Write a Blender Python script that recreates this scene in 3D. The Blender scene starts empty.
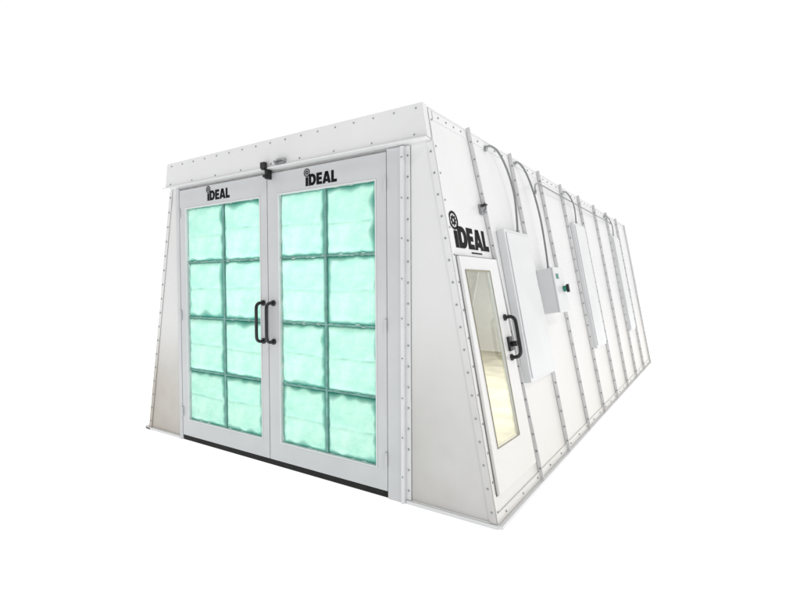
import bpy, bmesh, math, random
from mathutils import Vector, Matrix, noise
random.seed(3)
scn=bpy.context.scene
scn.view_settings.view_transform='Standard'; scn.view_settings.look='None'; scn.view_settings.exposure=0
col=bpy.context.collection
KR=0.187; KL=0.190; WX=-4.154; H=2.83; L=8.08
nr=Vector((1,0,KR)).normalized(); nl=Vector((-1,0,KL)).normalized()
def F(x,z,o=0): return Vector((x,-o,z))
def S(y,z,o=0): return Vector((-KR*z,y,z))+nr*o
def LW(y,z,o=0): return Vector((WX+KL*z,y,z))+nl*o
# ------------------------------------------------------------ materials
def mat(name,c,rough=.4,metal=0,var=0.0,vs=2.0,bump=0.0,bs=30,low_tone=None,low_col=(.40,.385,.36),spec=.5,rvar=0):
    m=bpy.data.materials.new(name);m.use_nodes=True;n=m.node_tree;b=n.nodes['Principled BSDF']
    b.inputs['Base Color'].default_value=(*c,1);b.inputs['Roughness'].default_value=rough
    b.inputs['Metallic'].default_value=metal;b.inputs['Specular IOR Level'].default_value=spec
    tc=n.nodes.new('ShaderNodeTexCoord')
    if var>0:
        t=n.nodes.new('ShaderNodeTexNoise');t.inputs['Scale'].default_value=vs;t.inputs['Detail'].default_value=6
        n.links.new(tc.outputs['Object'],t.inputs['Vector'])
        r=n.nodes.new('ShaderNodeValToRGB');r.color_ramp.elements[0].position=.3;r.color_ramp.elements[1].position=.7
        r.color_ramp.elements[0].color=(*[x*(1-var) for x in c],1);r.color_ramp.elements[1].color=(*[min(1,x*(1+var*.4)) for x in c],1)
        n.links.new(t.outputs['Fac'],r.inputs['Fac']);out=r.outputs['Color']
        if rvar:
            mr=n.nodes.new('ShaderNodeMapRange');mr.inputs['From Min'].default_value=.3;mr.inputs['From Max'].default_value=.7
            mr.inputs['To Min'].default_value=rough-rvar;mr.inputs['To Max'].default_value=rough+rvar
            n.links.new(t.outputs['Fac'],mr.inputs['Value']);n.links.new(mr.outputs[0],b.inputs['Roughness'])
        if low_tone:  # blends in a second colour towards the bottom, broken up by noise
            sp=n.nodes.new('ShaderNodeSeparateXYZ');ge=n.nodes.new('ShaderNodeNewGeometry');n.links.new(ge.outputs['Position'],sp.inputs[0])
            mr=n.nodes.new('ShaderNodeMapRange');mr.inputs['From Min'].default_value=low_tone[0];mr.inputs['From Max'].default_value=low_tone[1]
            mr.inputs['To Min'].default_value=low_tone[2];mr.inputs['To Max'].default_value=0;mr.interpolation_type='SMOOTHSTEP'
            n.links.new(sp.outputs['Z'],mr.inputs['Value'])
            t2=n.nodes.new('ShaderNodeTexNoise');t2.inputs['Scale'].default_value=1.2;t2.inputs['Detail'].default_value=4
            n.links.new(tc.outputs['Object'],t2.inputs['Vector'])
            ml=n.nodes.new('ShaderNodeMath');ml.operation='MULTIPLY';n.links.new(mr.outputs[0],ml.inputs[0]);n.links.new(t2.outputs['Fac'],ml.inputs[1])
            mx=n.nodes.new('ShaderNodeMixRGB');n.links.new(ml.outputs[0],mx.inputs['Fac']);n.links.new(out,mx.inputs['Color1']);mx.inputs['Color2'].default_value=(*low_col,1)
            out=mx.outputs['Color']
        n.links.new(out,b.inputs['Base Color'])
    if bump>0:
        t=n.nodes.new('ShaderNodeTexNoise');t.inputs['Scale'].default_value=bs;t.inputs['Detail'].default_value=3
        n.links.new(tc.outputs['Object'],t.inputs['Vector'])
        bp=n.nodes.new('ShaderNodeBump');bp.inputs['Strength'].default_value=bump;bp.inputs['Distance'].default_value=.02
        n.links.new(t.outputs['Fac'],bp.inputs['Height']);n.links.new(bp.outputs['Normal'],b.inputs['Normal'])
    return m
M_white=mat('white_powder_coat',(.80,.80,.80),.3,0,.06,1.1,.5,1.3,low_tone=(0,1.6,.8),low_col=(.66,.62,.53),rvar=.08)  # slightly darker and warmer towards the bottom
M_head=mat('header_paint',(.77,.77,.77),.3,0,.04,1.5,.3,1.6)
M_fin=mat('flange_paint',(.72,.72,.72),.35,0,.08,6)
M_gap=mat('seam_shadow_and_seal',(.28,.28,.28),.6,0,.3,12)  # grey of strips imitating seam shadow lines, also of the side door seal
M_front=mat('front_paint',(.78,.78,.78),.26,0,.03,1.0,.4,1.3,low_tone=(.1,1.9,1.15),low_col=(.44,.425,.40))  # floor reflection and shading on the lower half painted into the colour
M_frontw=mat('front_paint_shaded',(.74,.74,.735),.26,0,.03,1.0,.3,1.3,low_tone=(.3,1.35,1.5),low_col=(.42,.375,.32))  # warm floor reflection and shading low down painted into the colour
M_door=mat('door_frame_paint',(.60,.61,.625),.28,0,.06,2.5,.25,2.5)
M_box=mat('box_paint',(.72,.73,.74),.3,0,.04,3,.1,3)
M_trim=mat('trim_paint',(.74,.745,.75),.3,0,.04,3,.1,3)
M_floor_in=mat('booth_floor',(.60,.56,.42),.6,0,.35,2.2)
M_bolt=mat('zinc_bolt',(.36,.385,.39),.4,.5,.2,40)
M_black=mat('black_plastic',(.010,.010,.011),.35,0,.2,20)
M_rubber=mat('rubber_seal_and_gap_shade',(.02,.02,.02),.7,0,.3,15,spec=.2)
M_ink=mat('black_vinyl',(.004,.004,.0045),.6,0,.1,10,spec=.15)
M_cond=mat('grey_conduit',(.24,.245,.25),.4,.2,.1,30)
M_gasket=mat('window_gasket',(.30,.28,.20),.5,0,.1,10)
M_steel=mat('steel_clamp',(.35,.36,.37),.3,.9,.1,30)
M_green=mat('green_switch',(.03,.22,.16),.4,0,.1,30)
M_bar=mat('filter_bar',(.20,.42,.38),.6,0,.35,12)
M_glass=bpy.data.materials.new('window_glass');M_glass.use_nodes=True;n=M_glass.node_tree;n.nodes.clear()
o=n.nodes.new('ShaderNodeOutputMaterial');mx=n.nodes.new('ShaderNodeMixShader');tr=n.nodes.new('ShaderNodeBsdfTransparent');gl=n.nodes.new('ShaderNodeBsdfGlossy')
lw=n.nodes.new('ShaderNodeLayerWeight');lw.inputs['Blend'].default_value=.25
gl.inputs['Roughness'].default_value=.03;gl.inputs['Color'].default_value=(.95,.95,.95,1);tr.inputs['Color'].default_value=(.95,.96,.95,1)
n.links.new(lw.outputs['Fresnel'],mx.inputs[0]);n.links.new(tr.outputs[0],mx.inputs[1]);n.links.new(gl.outputs[0],mx.inputs[2]);n.links.new(mx.outputs[0],o.inputs[0])
# filter fabric
M_filt=bpy.data.materials.new('filter_fabric');M_filt.use_nodes=True;n=M_filt.node_tree;n.nodes.clear()
o=n.nodes.new('ShaderNodeOutputMaterial');mx=n.nodes.new('ShaderNodeMixShader');df=n.nodes.new('ShaderNodeBsdfDiffuse');tl=n.nodes.new('ShaderNodeBsdfTranslucent')
mx.inputs[0].default_value=.36
tc=n.nodes.new('ShaderNodeTexCoord');mp=n.nodes.new('ShaderNodeMapping');mp.inputs['Scale'].default_value=(3,3,4)
n.links.new(tc.outputs['Object'],mp.inputs[0])
t=n.nodes.new('ShaderNodeTexNoise');t.inputs['Scale'].default_value=1.6;t.inputs['Detail'].default_value=10;t.inputs['Roughness'].default_value=.65;n.links.new(mp.outputs[0],t.inputs['Vector'])
rp=n.nodes.new('ShaderNodeValToRGB');rp.color_ramp.elements[0].position=.32;rp.color_ramp.elements[1].position=.68
rp.color_ramp.elements[0].color=(.42,.85,.73,1);rp.color_ramp.elements[1].color=(.66,.98,.89,1);n.links.new(t.outputs['Fac'],rp.inputs[0])
at=n.nodes.new('ShaderNodeAttribute');at.attribute_name='edge_shade'
mc=n.nodes.new('ShaderNodeMixRGB');n.links.new(at.outputs['Fac'],mc.inputs[0]);n.links.new(rp.outputs[0],mc.inputs[1]);mc.inputs[2].default_value=(.015,.23,.185,1)  # dark teal at pad borders and crease: occlusion painted into the fabric colour
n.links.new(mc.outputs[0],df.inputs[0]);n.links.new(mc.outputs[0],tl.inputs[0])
t2=n.nodes.new('ShaderNodeTexNoise');t2.inputs['Scale'].default_value=85;t2.inputs['Detail'].default_value=5;n.links.new(tc.outputs['Object'],t2.inputs['Vector'])
bp=n.nodes.new('ShaderNodeBump');bp.inputs['Strength'].default_value=.8;bp.inputs['Distance'].default_value=.01;n.links.new(t2.outputs['Fac'],bp.inputs['Height']);n.links.new(bp.outputs[0],df.inputs['Normal'])
n.links.new(df.outputs[0],mx.inputs[1]);n.links.new(tl.outputs[0],mx.inputs[2]);n.links.new(mx.outputs[0],o.inputs[0])
# ------------------------------------------------------------ mesh builder
class MB:
    def __init__(s): s.v=[];s.f=[];s.m=[];s.mats=[]
    def mi(s,m):
        if m not in s.mats: s.mats.append(m)
        return s.mats.index(m)
    def add(s,vs,fs,m):
        b=len(s.v);s.v+= [Vector(v) for v in vs]
        for f in fs: s.f.append([b+i for i in f]);s.m.append(s.mi(m))
    def quad(s,mp,c,o0,o1,m):
        vs=[mp(a,b,o0) for a,b in c]+[mp(a,b,o1) for a,b in c];k=len(c)
        fs=[list(range(k))[::-1],list(range(k,2*k))]+[[i,(i+1)%k,(i+1)%k+k,i+k] for i in range(k)]
        s.add(vs,fs,m)
    def rect(s,mp,a0,b0,a1,b1,o0,o1,m): s.quad(mp,[(a0,b0),(a1,b0),(a1,b1),(a0,b1)],o0,o1,m)
    def ring(s,mp,co,ci,o0,o1,m):
        vs=[mp(a,b,o) for o in(o0,o1) for c in(co,ci) for a,b in c]
        k=len(co);fs=[]
        for i in range(k):
            j=(i+1)%k
            fs+=[[i,j,k+j,k+i],[2*k+i,3*k+i,3*k+j,2*k+j],[i,2*k+i,2*k+j,j],[k+i,k+j,3*k+j,3*k+i]]
        s.add(vs,fs,m)
    def cyl(s,p,q,r,m,seg=12,r2=None):
        p=Vector(p);q=Vector(q);d=(q-p).normalized();a=d.orthogonal().normalized();b=d.cross(a);r2=r if r2 is None else r2
        vs=[p+(a*math.cos(t)+b*math.sin(t))*r for t in [2*math.pi*i/seg for i in range(seg)]]
        vs+=[q+(a*math.cos(t)+b*math.sin(t))*r2 for t in [2*math.pi*i/seg for i in range(seg)]]
        s.add(vs,[list(range(seg))[::-1],list(range(seg,2*seg))]+[[i,(i+1)%seg,(i+1)%seg+seg,i+seg] for i in range(seg)],m)
    def tube(s,pts,r,m,seg=10,smooth=6):
        P=[Vector(p) for p in pts];Q=[]
        for i in range(len(P)-1):
            p0=P[max(i-1,0)];p1=P[i];p2=P[i+1];p3=P[min(i+2,len(P)-1)]
            for k in range(smooth):
                t=k/smooth;Q.append(.5*((2*p1)+(p2-p0)*t+(2*p0-5*p1+4*p2-p3)*t*t+(3*p1-p0-3*p2+p3)*t**3))
        Q.append(P[-1]);up=None;vs=[]
        for i,q in enumerate(Q):
            d=(Q[min(i+1,len(Q)-1)]-Q[max(i-1,0)]).normalized()
            a=d.orthogonal().normalized() if up is None else (up-d*up.dot(d)).normalized()
            up=a;b=d.cross(a);vs+=[q+(a*math.cos(t)+b*math.sin(t))*r for t in [2*math.pi*j/seg for j in range(seg)]]
        n_=len(Q);fs=[list(range(seg))[::-1],list(range((n_-1)*seg,n_*seg))]
        for i in range(n_-1):
            for j in range(seg): fs.append([i*seg+j,i*seg+(j+1)%seg,(i+1)*seg+(j+1)%seg,(i+1)*seg+j])
        s.add(vs,fs,m)
    def obj(s,name,parent=None,bevel=.002,smooth=False,recalc=True,origin=None):
        o_=Vector(origin) if origin is not None else sum(s.v,Vector())/len(s.v)
        me=bpy.data.meshes.new(name);me.from_pydata([v-o_ for v in s.v],[],s.f)
        for m in s.mats: me.materials.append(m)
        for i,p in enumerate(me.polygons): p.material_index=s.m[i]
        if recalc:
            bm=bmesh.new();bm.from_mesh(me);bmesh.ops.recalc_face_normals(bm,faces=bm.faces);bm.to_mesh(me);bm.free()
        ob=bpy.data.objects.new(name,me);col.objects.link(ob);ob.location=o_
        if smooth:
            for p in me.polygons: p.use_smooth=True
        if bevel:
            b=ob.modifiers.new('bevel','BEVEL');b.width=bevel;b.segments=2;b.limit_method='ANGLE';b.angle_limit=.7
        if parent: place(ob,parent)
        return ob
def place(ob,parent):
    w=ob.location.copy();ob['_w']=tuple(w);ob.parent=parent
    ob.location=w-Vector(parent['_w'])
def mk_empty(name,loc,parent=None):
    e=bpy.data.objects.new(name,None);col.objects.link(e);e.location=loc;e['_w']=tuple(loc)
    if parent: place(e,parent)
    return e
booth=mk_empty('paint_booth',(-2.08,4.0,0))
booth['label']='white sheet-metal paint booth with mint filter doors and sloping bolted walls'
booth['category']='paint booth'
bolts=[]
def bolt(p,nrm,s=1): bolts.append((Vector(p),Vector(nrm),s))
FN=Vector((0,-1,0))
# ------------------------------------------------------------ front wall
DL,DR,DC=-3.475,-0.872,-2.155; ZB,ZT=.055,2.585
def xr(z): return -KR*z
def xl(z): return WX+KL*z
PX=-.705
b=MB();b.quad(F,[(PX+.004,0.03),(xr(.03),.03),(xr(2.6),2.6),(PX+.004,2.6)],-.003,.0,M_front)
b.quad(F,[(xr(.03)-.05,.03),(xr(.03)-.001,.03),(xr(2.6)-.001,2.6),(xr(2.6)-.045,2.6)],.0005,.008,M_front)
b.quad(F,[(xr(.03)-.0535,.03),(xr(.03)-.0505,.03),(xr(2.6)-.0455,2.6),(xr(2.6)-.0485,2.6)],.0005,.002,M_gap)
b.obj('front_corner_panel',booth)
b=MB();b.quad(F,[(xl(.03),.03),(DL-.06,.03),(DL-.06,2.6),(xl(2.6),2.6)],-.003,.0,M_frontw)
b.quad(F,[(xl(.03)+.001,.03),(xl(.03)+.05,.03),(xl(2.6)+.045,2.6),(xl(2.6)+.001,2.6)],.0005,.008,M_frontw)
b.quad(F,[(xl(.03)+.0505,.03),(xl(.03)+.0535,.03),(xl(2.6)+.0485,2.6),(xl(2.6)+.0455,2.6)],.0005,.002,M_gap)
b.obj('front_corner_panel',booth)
b=MB();b.rect(F,DR+.008,.0,PX-.035,2.6,-.04,.022,M_door);b.obj('door_post',booth)
b=MB();b.rect(F,PX-.033,.0,PX-.006,2.6,-.04,.036,M_trim);b.rect(F,PX-.005,.03,PX+.036,2.6,.0008,.010,M_trim)
b.rect(F,PX+.0365,.03,PX+.040,2.6,.0008,.003,M_gap);b.obj('bolted_flange',booth)
b=MB();b.rect(F,DL-.058,.0,DL-.008,2.6,-.04,.02,M_door);b.obj('door_post',booth)
for nm,x0,x1 in(('a',DL-.0075,DL-.0005),('b',DR+.0005,DR+.0075),('c',DC-.0035,DC+.0035)):
    b=MB();b.rect(F,x0,.05,x1,2.586,-.02,.004,M_rubber);b.obj('gap_shade_strip',booth,0)  # dark strips added to block light and keep the door gaps dark
b=MB();b.rect(F,DL,2.587,DR,2.601,-.02,.012,M_gap);b.obj('gap_shade_strip',booth,0)  # dark strip stands in for the shadow under the header
for i in range(17):
    z=.1+i*.152
    bolt(F(PX+.017,z,.010),FN,.9)
    bolt(F(xr(z)-.025,z,.008),FN,.9);bolt(F(xl(z)+.025,z,.008),FN,.9)
for i in range(9): bolt(F(PX-.019,.2+i*.29,.036),FN,.7)
# header
b=MB();b.quad(F,[(xl(2.64)-.0,2.625),(xr(2.64),2.625),(xr(2.865),2.865),(xl(2.865),2.865)],.0,.06,M_head)
b.quad(F,[(-3.675,2.612),(-.50,2.612),(-.50,2.6235),(-3.675,2.6235)],.0,.082,M_head)
b.obj('header_beam',booth,.0015)
for i in range(17):
    bolt(F(-3.53+i*.184,2.832,.0605),FN,.7)
for i in range(9): bolt(F(-3.56+i*.37+(.03 if i==4 else 0),2.652,.0605),FN,.7)
b=MB();b.rect(F,DL-.0,.004,DR,.05,-.03,.012,M_rubber);b.obj('door_sweep',booth)
# ------------------------------------------------------------ logo
def logo(org,uh,vh,nh,sc,name,parent,tag=False,ring=.44):
    b=MB()
    def mp(a,c,o): return org+uh*(a*sc)+vh*(c*sc)+nh*o
    T=.0016
    def poly(c): b.quad(mp,c,.0004,T,M_ink)
    x=0
    poly([(x,0),(x+.31,0),(x+.31,.76),(x,.76)]);x+=.37
    k=14;oc=[];ic=[]
    for i in range(k+1):
        t=-math.pi/2+math.pi*i/k
        oc.append((x+.42+.44*math.cos(t),.5+.5*math.sin(t)));ic.append((x+.42+.13*math.cos(t),.5+.24*math.sin(t)))
    oc+= [(x,1),(x,0)];ic+=[(x+.30,.74),(x+.30,.26)]
    b.ring(mp,oc,ic,.0004,T,M_ink);x+=.91
    poly([(x,0),(x+.29,0),(x+.29,1),(x,1)])
    for z0,z1,w in((0,.24,.64),(.38,.62,.6),(.76,1,.64)): poly([(x+.29,z0),(x+w,z0),(x+w,z1),(x+.29,z1)])
    x+=.68
    w=.95;poly([(x,0),(x+.30,0),(x+.57,1),(x+.30,1)]);poly([(x+w-.30,0),(x+w,0),(x+w-.30,1),(x+w-.57,1)])
    b.quad(mp,[(x+.26,.14),(x+w-.26,.14),(x+w-.31,.36),(x+.31,.36)],.0004,T+.0003,M_ink)
    x+=w+.04
    poly([(x,0),(x+.29,0),(x+.29,1),(x,1)]);poly([(x+.29,0),(x+.62,0),(x+.62,.25),(x+.29,.25)])
    cx,cy=.155,.80+ring;n_=40;q=ring/.44
    c=lambda r,n=n_:[(cx+r*q*math.cos(2*math.pi*i/n),cy+r*q*math.sin(2*math.pi*i/n)) for i in range(n)]
    b.ring(mp,c(.44),c(.33),.0004,T,M_ink)
    g=[]
    for i in range(n_):
        r=(.27 if (i%5) in (0,1) else .20)*q
        g.append((cx+r*math.cos(2*math.pi*i/n_),cy+r*math.sin(2*math.pi*i/n_)))
    b.ring(mp,g,c(.09),.0004,T,M_ink)
    if tag:
        for i in range(9):
            a=1.5+i*.13;poly([(a,-.2),(a+.09,-.2),(a+.09,-.13),(a,-.13)])
    return b.obj(name,parent,0)
# ------------------------------------------------------------ filter pads
def pad(x0,z0,x1,z1,parent,seed):
    nx,nz=48,48;vs=[];ed=[]
    yb=.012;rs=random.Random(seed)
    tilt=rs.uniform(-.012,.012);c0=.5+rs.uniform(-.05,.05);c2=rs.uniform(.2,.8);sd4=[rs.uniform(.3,1.5) for _ in range(4)]
    for j in range(nz+1):
        for i in range(nx+1):
            u=i/nx;v=j/nz
            dd=(u*(x1-x0),(1-u)*(x1-x0),v*(z1-z0),(1-v)*(z1-z0))
            e=min(dd)
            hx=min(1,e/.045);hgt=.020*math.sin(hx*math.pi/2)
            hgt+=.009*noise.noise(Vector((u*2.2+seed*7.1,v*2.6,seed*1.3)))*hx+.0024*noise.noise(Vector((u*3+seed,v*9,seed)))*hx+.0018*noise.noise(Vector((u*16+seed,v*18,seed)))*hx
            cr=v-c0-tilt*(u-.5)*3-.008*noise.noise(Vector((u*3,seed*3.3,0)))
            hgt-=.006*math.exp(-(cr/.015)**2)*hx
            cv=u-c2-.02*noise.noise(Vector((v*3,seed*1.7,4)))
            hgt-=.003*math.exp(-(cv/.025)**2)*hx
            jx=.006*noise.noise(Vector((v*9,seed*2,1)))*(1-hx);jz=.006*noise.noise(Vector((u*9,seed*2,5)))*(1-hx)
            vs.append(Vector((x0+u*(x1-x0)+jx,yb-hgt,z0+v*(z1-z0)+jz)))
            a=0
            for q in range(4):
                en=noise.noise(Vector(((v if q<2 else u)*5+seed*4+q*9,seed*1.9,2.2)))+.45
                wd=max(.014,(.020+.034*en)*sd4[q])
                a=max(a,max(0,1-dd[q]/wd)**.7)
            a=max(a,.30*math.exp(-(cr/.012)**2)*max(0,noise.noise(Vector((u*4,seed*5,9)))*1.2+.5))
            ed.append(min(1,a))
    fs=[[j*(nx+1)+i,j*(nx+1)+i+1,(j+1)*(nx+1)+i+1,(j+1)*(nx+1)+i] for j in range(nz) for i in range(nx)]
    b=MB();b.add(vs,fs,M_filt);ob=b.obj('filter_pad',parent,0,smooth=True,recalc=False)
    at=ob.data.attributes.new('edge_shade','FLOAT','POINT')
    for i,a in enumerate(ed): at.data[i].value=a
    return ob
def handle(name,mp,a,z0,z1,o,parent,lean=0):
    b=MB();pr=.085
    c=[mp(a,z0,o+.005),mp(a,z0,o+pr*.6),mp(a,z0+.02,o+pr*.92),mp(a,z0+.06,o+pr),mp(a,(z0+z1)/2,o+pr),mp(a,z1-.06,o+pr),mp(a,z1-.02,o+pr*.92),mp(a,z1,o+pr*.6),mp(a,z1,o+.005)]
    b.tube(c,.0145,M_black,12,5)
    for z in(z0,z1): b.cyl(mp(a,z,o),mp(a,z,o+.014),.026,M_black,16)
    return b.obj(name,parent,0,smooth=True)
# ------------------------------------------------------------ front doors
zr=[.215,.745,1.285,1.845,2.40]
def fdoor(x0,x1,gx0,gx1,gc,hx,lx,lz,seed):
    d=mk_empty('front_door',((x0+x1)/2,0,ZB),booth)
    b=MB()
    co=[(x0,ZB),(x1,ZB),(x1,ZT),(x0,ZT)];ci=[(gx0,.215),(gx1,.215),(gx1,2.40),(gx0,2.40)]
    b.ring(F,co,ci,-.025,.018,M_door)
    b.obj('door_frame',d,.003)
    b=MB();ci2=[(gx0+.012,.227),(gx1-.012,.227),(gx1-.012,2.388),(gx0+.012,2.388)]
    b.ring(F,[(a+(.001 if a==gx0 else -.001),z) for a,z in [(gx0,.216),(gx1,.216),(gx1,2.399),(gx0,2.399)]],ci2,-.02,.022,M_trim)
    b.obj('retaining_frame',d,.002)
    b=MB()
    b.rect(F,gc-.010,.228,gc+.010,2.387,-.025,.006,M_bar)
    for z in zr[1:-1]:
        b.rect(F,gx0+.013,z-.007,gc-.0105,z+.007,-.025,.003,M_bar);b.rect(F,gc+.0105,z-.007,gx1-.013,z+.007,-.025,.003,M_bar)
    b.obj('filter_grid',d,.002)
    k=seed
    for i in range(4):
        for (a0,a1) in((gx0+.013,gc-.011),(gc+.011,gx1-.013)):
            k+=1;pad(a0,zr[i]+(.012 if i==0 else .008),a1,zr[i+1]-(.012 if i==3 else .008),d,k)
    handle('door_handle',F,hx,1.11,1.45,.018,d)
    logo(F(lx,lz,.018),Vector((1,0,0)),Vector((0,0,1)),FN,.095,'logo_lettering',d,False,.36)
    hxx=x0+.004 if seed==0 else x1-.004
    for z in(.3,1.3,2.35):
        b=MB();b.cyl(F(hxx,z-.05,.028),F(hxx,z+.05,.028),.011,M_door,12);b.obj('hinge',d,.001)
    return d
fd1=fdoor(DL,DC-.004,-3.378,-2.245,-2.79,-2.215,-3.005,2.435,0)
fd2=fdoor(DC+.004,DR,-2.02,-.963,-1.487,-2.085,-1.685,2.425,40)
b=MB()
b.rect(F,-2.12,2.53,-2.09,2.61,.019,.075,M_black)
b.rect(F,-2.13,2.6115,-2.075,2.665,.0825,.115,M_black);b.rect(F,-2.122,2.60,-2.085,2.611,.019,.112,M_black)
b.cyl(F(-2.105,2.55,.075),F(-2.105,2.55,.10),.014,M_black,14);b.obj('door_latch',booth,.003)
b=MB();b.rect(F,-1.99,2.636,-1.87,2.672,.0605,.078,M_steel);b.tube([F(-1.975,2.652,.09),F(-1.92,2.668,.10),F(-1.87,2.66,.10),F(-1.83,2.645,.095)],.007,M_steel,8)
b.cyl(F(-1.97,2.654,.0605),F(-1.97,2.654,.10),.011,M_steel,10);b.obj('toggle_clamp',booth,.002)
# ------------------------------------------------------------ right wall
seamB=[0,.90,1.72,2.58,3.42,4.32,5.22,6.15,7.1,L]
seamT=[0,.62,1.54,2.40,3.28,4.20,5.18,6.15,7.1,L]
def sy(i,z): return seamB[i]+(seamT[i]-seamB[i])*z/H
WIN=[(.14,.48),(.555,.47),(.53,1.70),(.108,1.70)]
for i in range(9):
    b=MB();g=.003
    co=[(sy(i,.03)+g,.03),(sy(i+1,.03)-g,.03),(sy(i+1,H)-g,H),(sy(i,H)+g,H)]
    if i==0:
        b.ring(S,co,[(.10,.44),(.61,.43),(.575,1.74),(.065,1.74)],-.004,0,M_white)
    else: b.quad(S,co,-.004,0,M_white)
    if i>0:
        w=.0045
        b.quad(S,[(sy(i,.03)-w,.03),(sy(i,.03)+w,.03),(sy(i,H+.03)+w,H+.03),(sy(i,H+.03)-w,H+.03)],.0008,.036,M_fin)
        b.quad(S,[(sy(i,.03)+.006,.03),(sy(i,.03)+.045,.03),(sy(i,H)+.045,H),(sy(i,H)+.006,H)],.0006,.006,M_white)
        b.quad(S,[(sy(i,.03)+.0455,.03),(sy(i,.03)+.0485,.03),(sy(i,H)+.0485,H),(sy(i,H)+.0455,H)],.0005,.002,M_gap)
        b.quad(S,[(sy(i,.03)-.0085,.03),(sy(i,.03)-.005,.03),(sy(i,H)-.005,H),(sy(i,H)-.0085,H)],.0005,.002,M_gap)  # dark strips imitate thin shadow lines beside each fin
    y0,y1=sy(i,H)+.006,sy(i+1,H)-.006
    b.quad(S,[(y0,H+.001),(y1,H+.001),(y1,H+.022),(y0,H+.022)],-.004,.004,M_fin)
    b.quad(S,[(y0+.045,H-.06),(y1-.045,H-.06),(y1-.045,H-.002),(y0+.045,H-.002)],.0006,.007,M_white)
    b.obj('wall_panel',booth,.0012)
    if i>0:
        for k in range(20):
            z=.12+k*.138+random.uniform(-.006,.006)
            bolt(S(sy(i,z)-.005,z,.022),FN,.85)
            if k%2: bolt(S(sy(i,z)+.027,z,.0065),nr,.8)
    for k in range(1,5):
        bolt(S(y0+(y1-y0)*k/5,H-.03,.0075),nr,.85)
for k in range(15): 
    z=.1+k*.19;bolt(S(.022,z,.006),nr,.85)
b=MB();b.quad(S,[(.001,.03),(.038,.03),(.038,H),(.001,H)],.0006,.006,M_white);b.quad(S,[(.0385,.03),(.0415,.03),(.0415,H),(.0385,H)],.0006,.002,M_gap);b.obj('corner_flange',booth)
b=MB();b.quad(S,[(L-.04,.03),(L-.001,.03),(L-.001,H),(L-.04,H)],.0006,.03,M_fin);b.obj('corner_flange',booth)
b=MB();b.rect(S,-.01,.0,L,.024,-.05,.04,M_trim);b.rect(S,.0,.0285,L,.09,.0008,.008,M_white);b.obj('base_rail',booth,.002)
for k in range(24): bolt(S(.15+k*.34,.06,.0085),nr,.85)
b=MB();b.rect(F,PX,.0,.0,.028,-.02,.02,M_trim);b.obj('base_rail',booth,.002)
b=MB();b.rect(F,WX-.04,.0,DL-.06,.028,-.02,.02,M_trim);b.obj('base_rail',booth,.002)
# side door
sd=mk_empty('side_door',tuple(S(.38,.2,0)),booth)
b=MB();b.ring(S,[(.050,.20),(.805,.19),(.715,1.80),(.046,1.80)],WIN,.006,.03,M_white);b.obj('door_leaf',sd,.003)
b=MB();cx=sum(a for a,_ in WIN)/4;cz=sum(c for _,c in WIN)/4
b.ring(S,[(.046,.19),(.813,.18),(.723,1.81),(.0425,1.81)],[(.0495,.199),(.806,.189),(.716,1.801),(.0455,1.801)],.0025,.010,M_gap);b.obj('door_seal',sd,0)
b=MB();b.ring(S,[(cx+(a-cx)*1.03,cz+(c-cz)*1.010) for a,c in WIN],[(cx+(a-cx)*.98,cz+(c-cz)*.992) for a,c in WIN],.0305,.035,M_gasket);b.obj('window_gasket',sd,.002)
b=MB();b.add([S(cx+(a-cx)*.999,cz+(c-cz)*.999,.016) for a,c in WIN],[[0,1,2,3]],M_glass);b.obj('window_pane',sd,0,recalc=False)
handle('door_handle',S,.665,1.03,1.34,.03,sd)
b=MB();b.rect(S,.635,1.08,.70,1.19,.0305,.05,M_black);b.cyl(S(.69,1.13,.05),S(.69,1.13,.09),.022,M_black,14);b.rect(S,.68,1.115,.76,1.145,.07,.09,M_black);b.obj('door_latch',sd,.003)
logo(S(.085,1.865,.002),Vector((0,1,0)),(S(0,1)-S(0,0)).normalized(),nr,.162,'logo_lettering',booth,True,.42)
b=MB();b.rect(S,.60,2.16,.655,2.24,.001,.02,M_steel);b.tube([S(.62,2.17,.03),S(.63,2.2,.05),S(.635,2.25,.045)],.008,M_steel,8);b.rect(S,.61,2.22,.65,2.235,.021,.06,M_black);b.obj('toggle_clamp',booth,.002)
for (y0,y1,sl,zt,dp) in((.885,1.50,.11,2.06,.07),(3.50,4.08,.03,2.40,.05),(6.22,6.8,.01,2.46,.05)):
    fx=mk_empty('light_fixture',tuple(S((y0+y1)/2,.8,0)),booth)
    b=MB();b.quad(S,[(y0+.02,.79),(y1+sl,.79),(y1,zt),(y0,zt)],.001,dp,M_box);b.obj('fixture_housing',fx,.006)
    b=MB();b.quad(S,[(y0+.05,.82),(y1+sl-.03,.82),(y1-.03,zt-.03),(y0+.03,zt-.03)],dp+.0005,dp+.010,M_trim)
    b.obj('fixture_cover',fx,.004)
E=-.05
eb=mk_empty('electrical_box',tuple(S(1.98+E,1.3,0)),booth)
b=MB();b.rect(S,1.81+E,1.31,2.15+E,1.74,.001,.15,M_box);b.obj('box_body',eb,.005)
b=MB();b.rect(S,1.805+E,1.305,2.155+E,1.745,.1505,.168,M_trim);b.obj('box_door',eb,.006)
b=MB();b.cyl(S(2.05+E,1.53,.168),S(2.05+E,1.53,.20),.03,M_green,16);b.rect(S,2.035+E,1.49,2.065+E,1.57,.2005,.225,M_black);b.obj('rotary_switch',eb,.002)
b=MB();b.rect(S,1.86+E,1.63,1.95+E,1.68,.1685,.1695,M_green);b.obj('rating_plate',eb,0)
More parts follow.
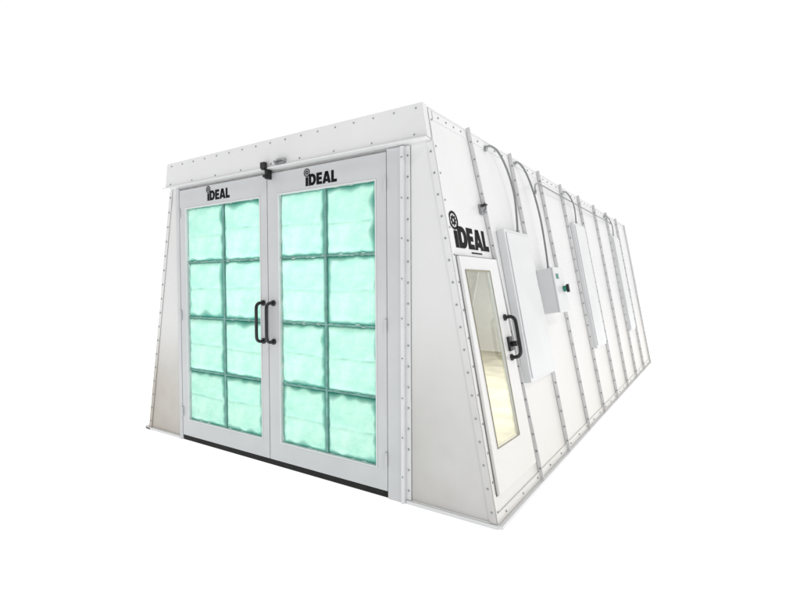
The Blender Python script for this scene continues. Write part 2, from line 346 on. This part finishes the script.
def conduit(pts,r=.009,m=M_cond):
    b=MB();b.tube([S(*p) for p in pts],r,m,10,7)
    for p in (pts[0],pts[-1]): 
        c=S(*p);b.cyl(c-Vector((0,0,.02)),c+Vector((0,0,.02)),r*1.7,M_steel,10)
    b.obj('conduit',booth,0,smooth=True)
conduit([(.95,2.77,.015),(1.01,2.80,.035),(1.12,2.76,.06),(1.24,2.62,.07),(1.31,2.42,.07),(1.33,2.22,.05),(1.31,2.07,.04)],.0095)
conduit([(1.62,2.77,.015),(1.68,2.80,.035),(1.78,2.74,.06),(1.87,2.55,.08),(1.92,2.28,.09),(1.935,2.0,.085),(1.93,1.75,.075)],.0095)
conduit([(3.38,2.77,.015),(3.46,2.79,.03),(3.56,2.74,.05),(3.67,2.64,.055),(3.73,2.52,.04),(3.75,2.41,.025)])
conduit([(6.0,2.77,.015),(6.1,2.79,.03),(6.22,2.74,.05),(6.36,2.65,.055),(6.44,2.56,.04),(6.48,2.47,.025)])
conduit([(1.91,2.52,.092),(2.15,2.66,.06),(3.0,2.68,.045),(4.5,2.68,.045),(6.3,2.68,.045)],.007)
# ------------------------------------------------------------ left wall, rear, roof, interior
b=MB()
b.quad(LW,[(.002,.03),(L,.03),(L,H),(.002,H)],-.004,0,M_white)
for i in range(1,9): b.quad(LW,[(i*.9-.004,.03),(i*.9+.004,.03),(i*.9+.004,H+.04),(i*.9-.004,H+.04)],.0008,.048,M_fin)
b.obj('side_wall',booth,.0015)
b=MB();b.rect(LW,-.02,.0,L,.028,-.05,.055,M_trim);b.obj('base_rail',booth)
def R(x,z,o=0): return Vector((x,L+o,z))
b=MB();b.quad(R,[(xl(.0)+.01,.0),(xr(.0)-.01,.0),(xr(H)-.01,H),(xl(H)+.01,H)],-.01,-.004,M_white);b.obj('rear_wall',booth)
b=MB()
def T(x,y,o=0): return Vector((x,y,H+o))
b.rect(T,xl(H)+.006,.0,xr(H)-.006,L-.02,-.02,-.012,M_white)
for i in range(1,9): b.rect(T,xl(H)+.01,i*.9-.004,xr(H)-.01,i*.9+.004,-.0115,.035,M_fin)
b.obj('roof_panel',booth,.0015)
b=MB();b.rect(lambda x,y,o:Vector((x,y,o)),WX+.02,.04,-.02,L-.03,.003,.012,M_floor_in);b.obj('booth_floor',booth,0)
b=MB();b.quad(F,[(xl(2.586),2.6015),(xr(2.586),2.6015),(xr(H),H),(xl(H),H)],-.03,-.0035,M_white);b.obj('lintel',booth,0)
# ------------------------------------------------------------ bolts
CAM=Vector((1.203,-2.9767,1.6))
bolts.sort(key=lambda t:(t[0]-CAM).length)
def bolt_geo(b,p,nm,r=.0065,h=.006):
    b.cyl(p-nm*.001,p+nm*.0015,r*1.4,M_bolt,12);b.cyl(p+nm*.0015,p+nm*h,r,M_bolt,6)
protos={}
for idx,(p,nm,sc) in enumerate(bolts[:100]):
    key=tuple(round(x,3) for x in nm)+(sc,)
    if key not in protos:
        b=MB();bolt_geo(b,Vector((0,0,0)),nm,.0065*sc);o=b.obj('bolt',None,0,origin=(0,0,0));protos[key]=o
    else:
        o=protos[key].copy();o.name='bolt';col.objects.link(o)
    o.parent=None;o.location=p;place(o,booth)
b=MB()
for p,nm,sc in bolts[100:]: bolt_geo(b,p,nm,r=.0075*sc,h=.009*sc)
o=b.obj('bolts',booth,0);o['kind']='stuff'
# ------------------------------------------------------------ ground
me=bpy.data.meshes.new('ground');me.from_pydata([(-300,-300,0),(300,-300,0),(300,300,0),(-300,300,0)],[],[(0,1,2,3)])
g=bpy.data.objects.new('ground',me);col.objects.link(g);g['kind']='structure'
m=bpy.data.materials.new('white_floor');m.use_nodes=True;bs=m.node_tree.nodes['Principled BSDF']
bs.inputs['Base Color'].default_value=(.85,.85,.85,1);bs.inputs['Roughness'].default_value=.9;bs.inputs['Specular IOR Level'].default_value=.1
bs.inputs['Emission Color'].default_value=(1,1,1,1);bs.inputs['Emission Strength'].default_value=.72  # added glow keeps the floor pure white and hides contact shadows
me.materials.append(m)
# ------------------------------------------------------------ world (white studio surround, dimmer behind the viewer)
w=bpy.data.worlds.new('World');scn.world=w;w.use_nodes=True;n=w.node_tree;bg=n.nodes['Background']
tc=n.nodes.new('ShaderNodeTexCoord');dp=n.nodes.new('ShaderNodeVectorMath');dp.operation='DOT_PRODUCT'
dp.inputs[1].default_value=Vector((.35,-.92,.1)).normalized();n.links.new(tc.outputs['Generated'],dp.inputs[0])
rp=n.nodes.new('ShaderNodeValToRGB');e=rp.color_ramp.elements;e[0].position=.1;e[0].color=(1,1,1,1);e[1].position=.8;e[1].color=(.25,.25,.255,1)
n.links.new(dp.outputs['Value'],rp.inputs[0]);n.links.new(rp.outputs[0],bg.inputs[0]);bg.inputs[1].default_value=1.02
def light(name,typ,loc,tgt,en,**k):
    l=bpy.data.lights.new(name,typ);l.energy=en
    for a,v in k.items(): setattr(l,a,v)
    o=bpy.data.objects.new(name,l);col.objects.link(o);o.location=loc
    o.rotation_euler=(Vector(tgt)-Vector(loc)).to_track_quat('-Z','Y').to_euler();return o
light('key_sun','SUN',(6,-3,7),(0,0,1),.5,angle=math.radians(8),color=(1,.99,.97))
light('booth_lamp','AREA',(-2.08,3.2,2.7),(-2.08,3.2,0),175,shape='RECTANGLE',size=2.2,size_y=5)
# ------------------------------------------------------------ camera
cd=bpy.data.cameras.new('camera');c=bpy.data.objects.new('camera',cd);col.objects.link(c);scn.camera=c
yaw,pitch,roll=.5841,.0296,-.0041
d=Vector((-math.sin(yaw)*math.cos(pitch),math.cos(yaw)*math.cos(pitch),-math.sin(pitch)));r=Vector((math.cos(yaw),math.sin(yaw),0));u=r.cross(d)
r2=r*math.cos(roll)+u*math.sin(roll);u2=-r*math.sin(roll)+u*math.cos(roll)
mw=Matrix((r2,u2,-d)).transposed().to_4x4();mw.translation=CAM;c.matrix_world=mw
cd.sensor_width=36;cd.lens=486.8/800*36;cd.clip_end=1000;cd.clip_start=.05
for ob in bpy.data.objects:
    if '_w' in ob: del ob['_w']
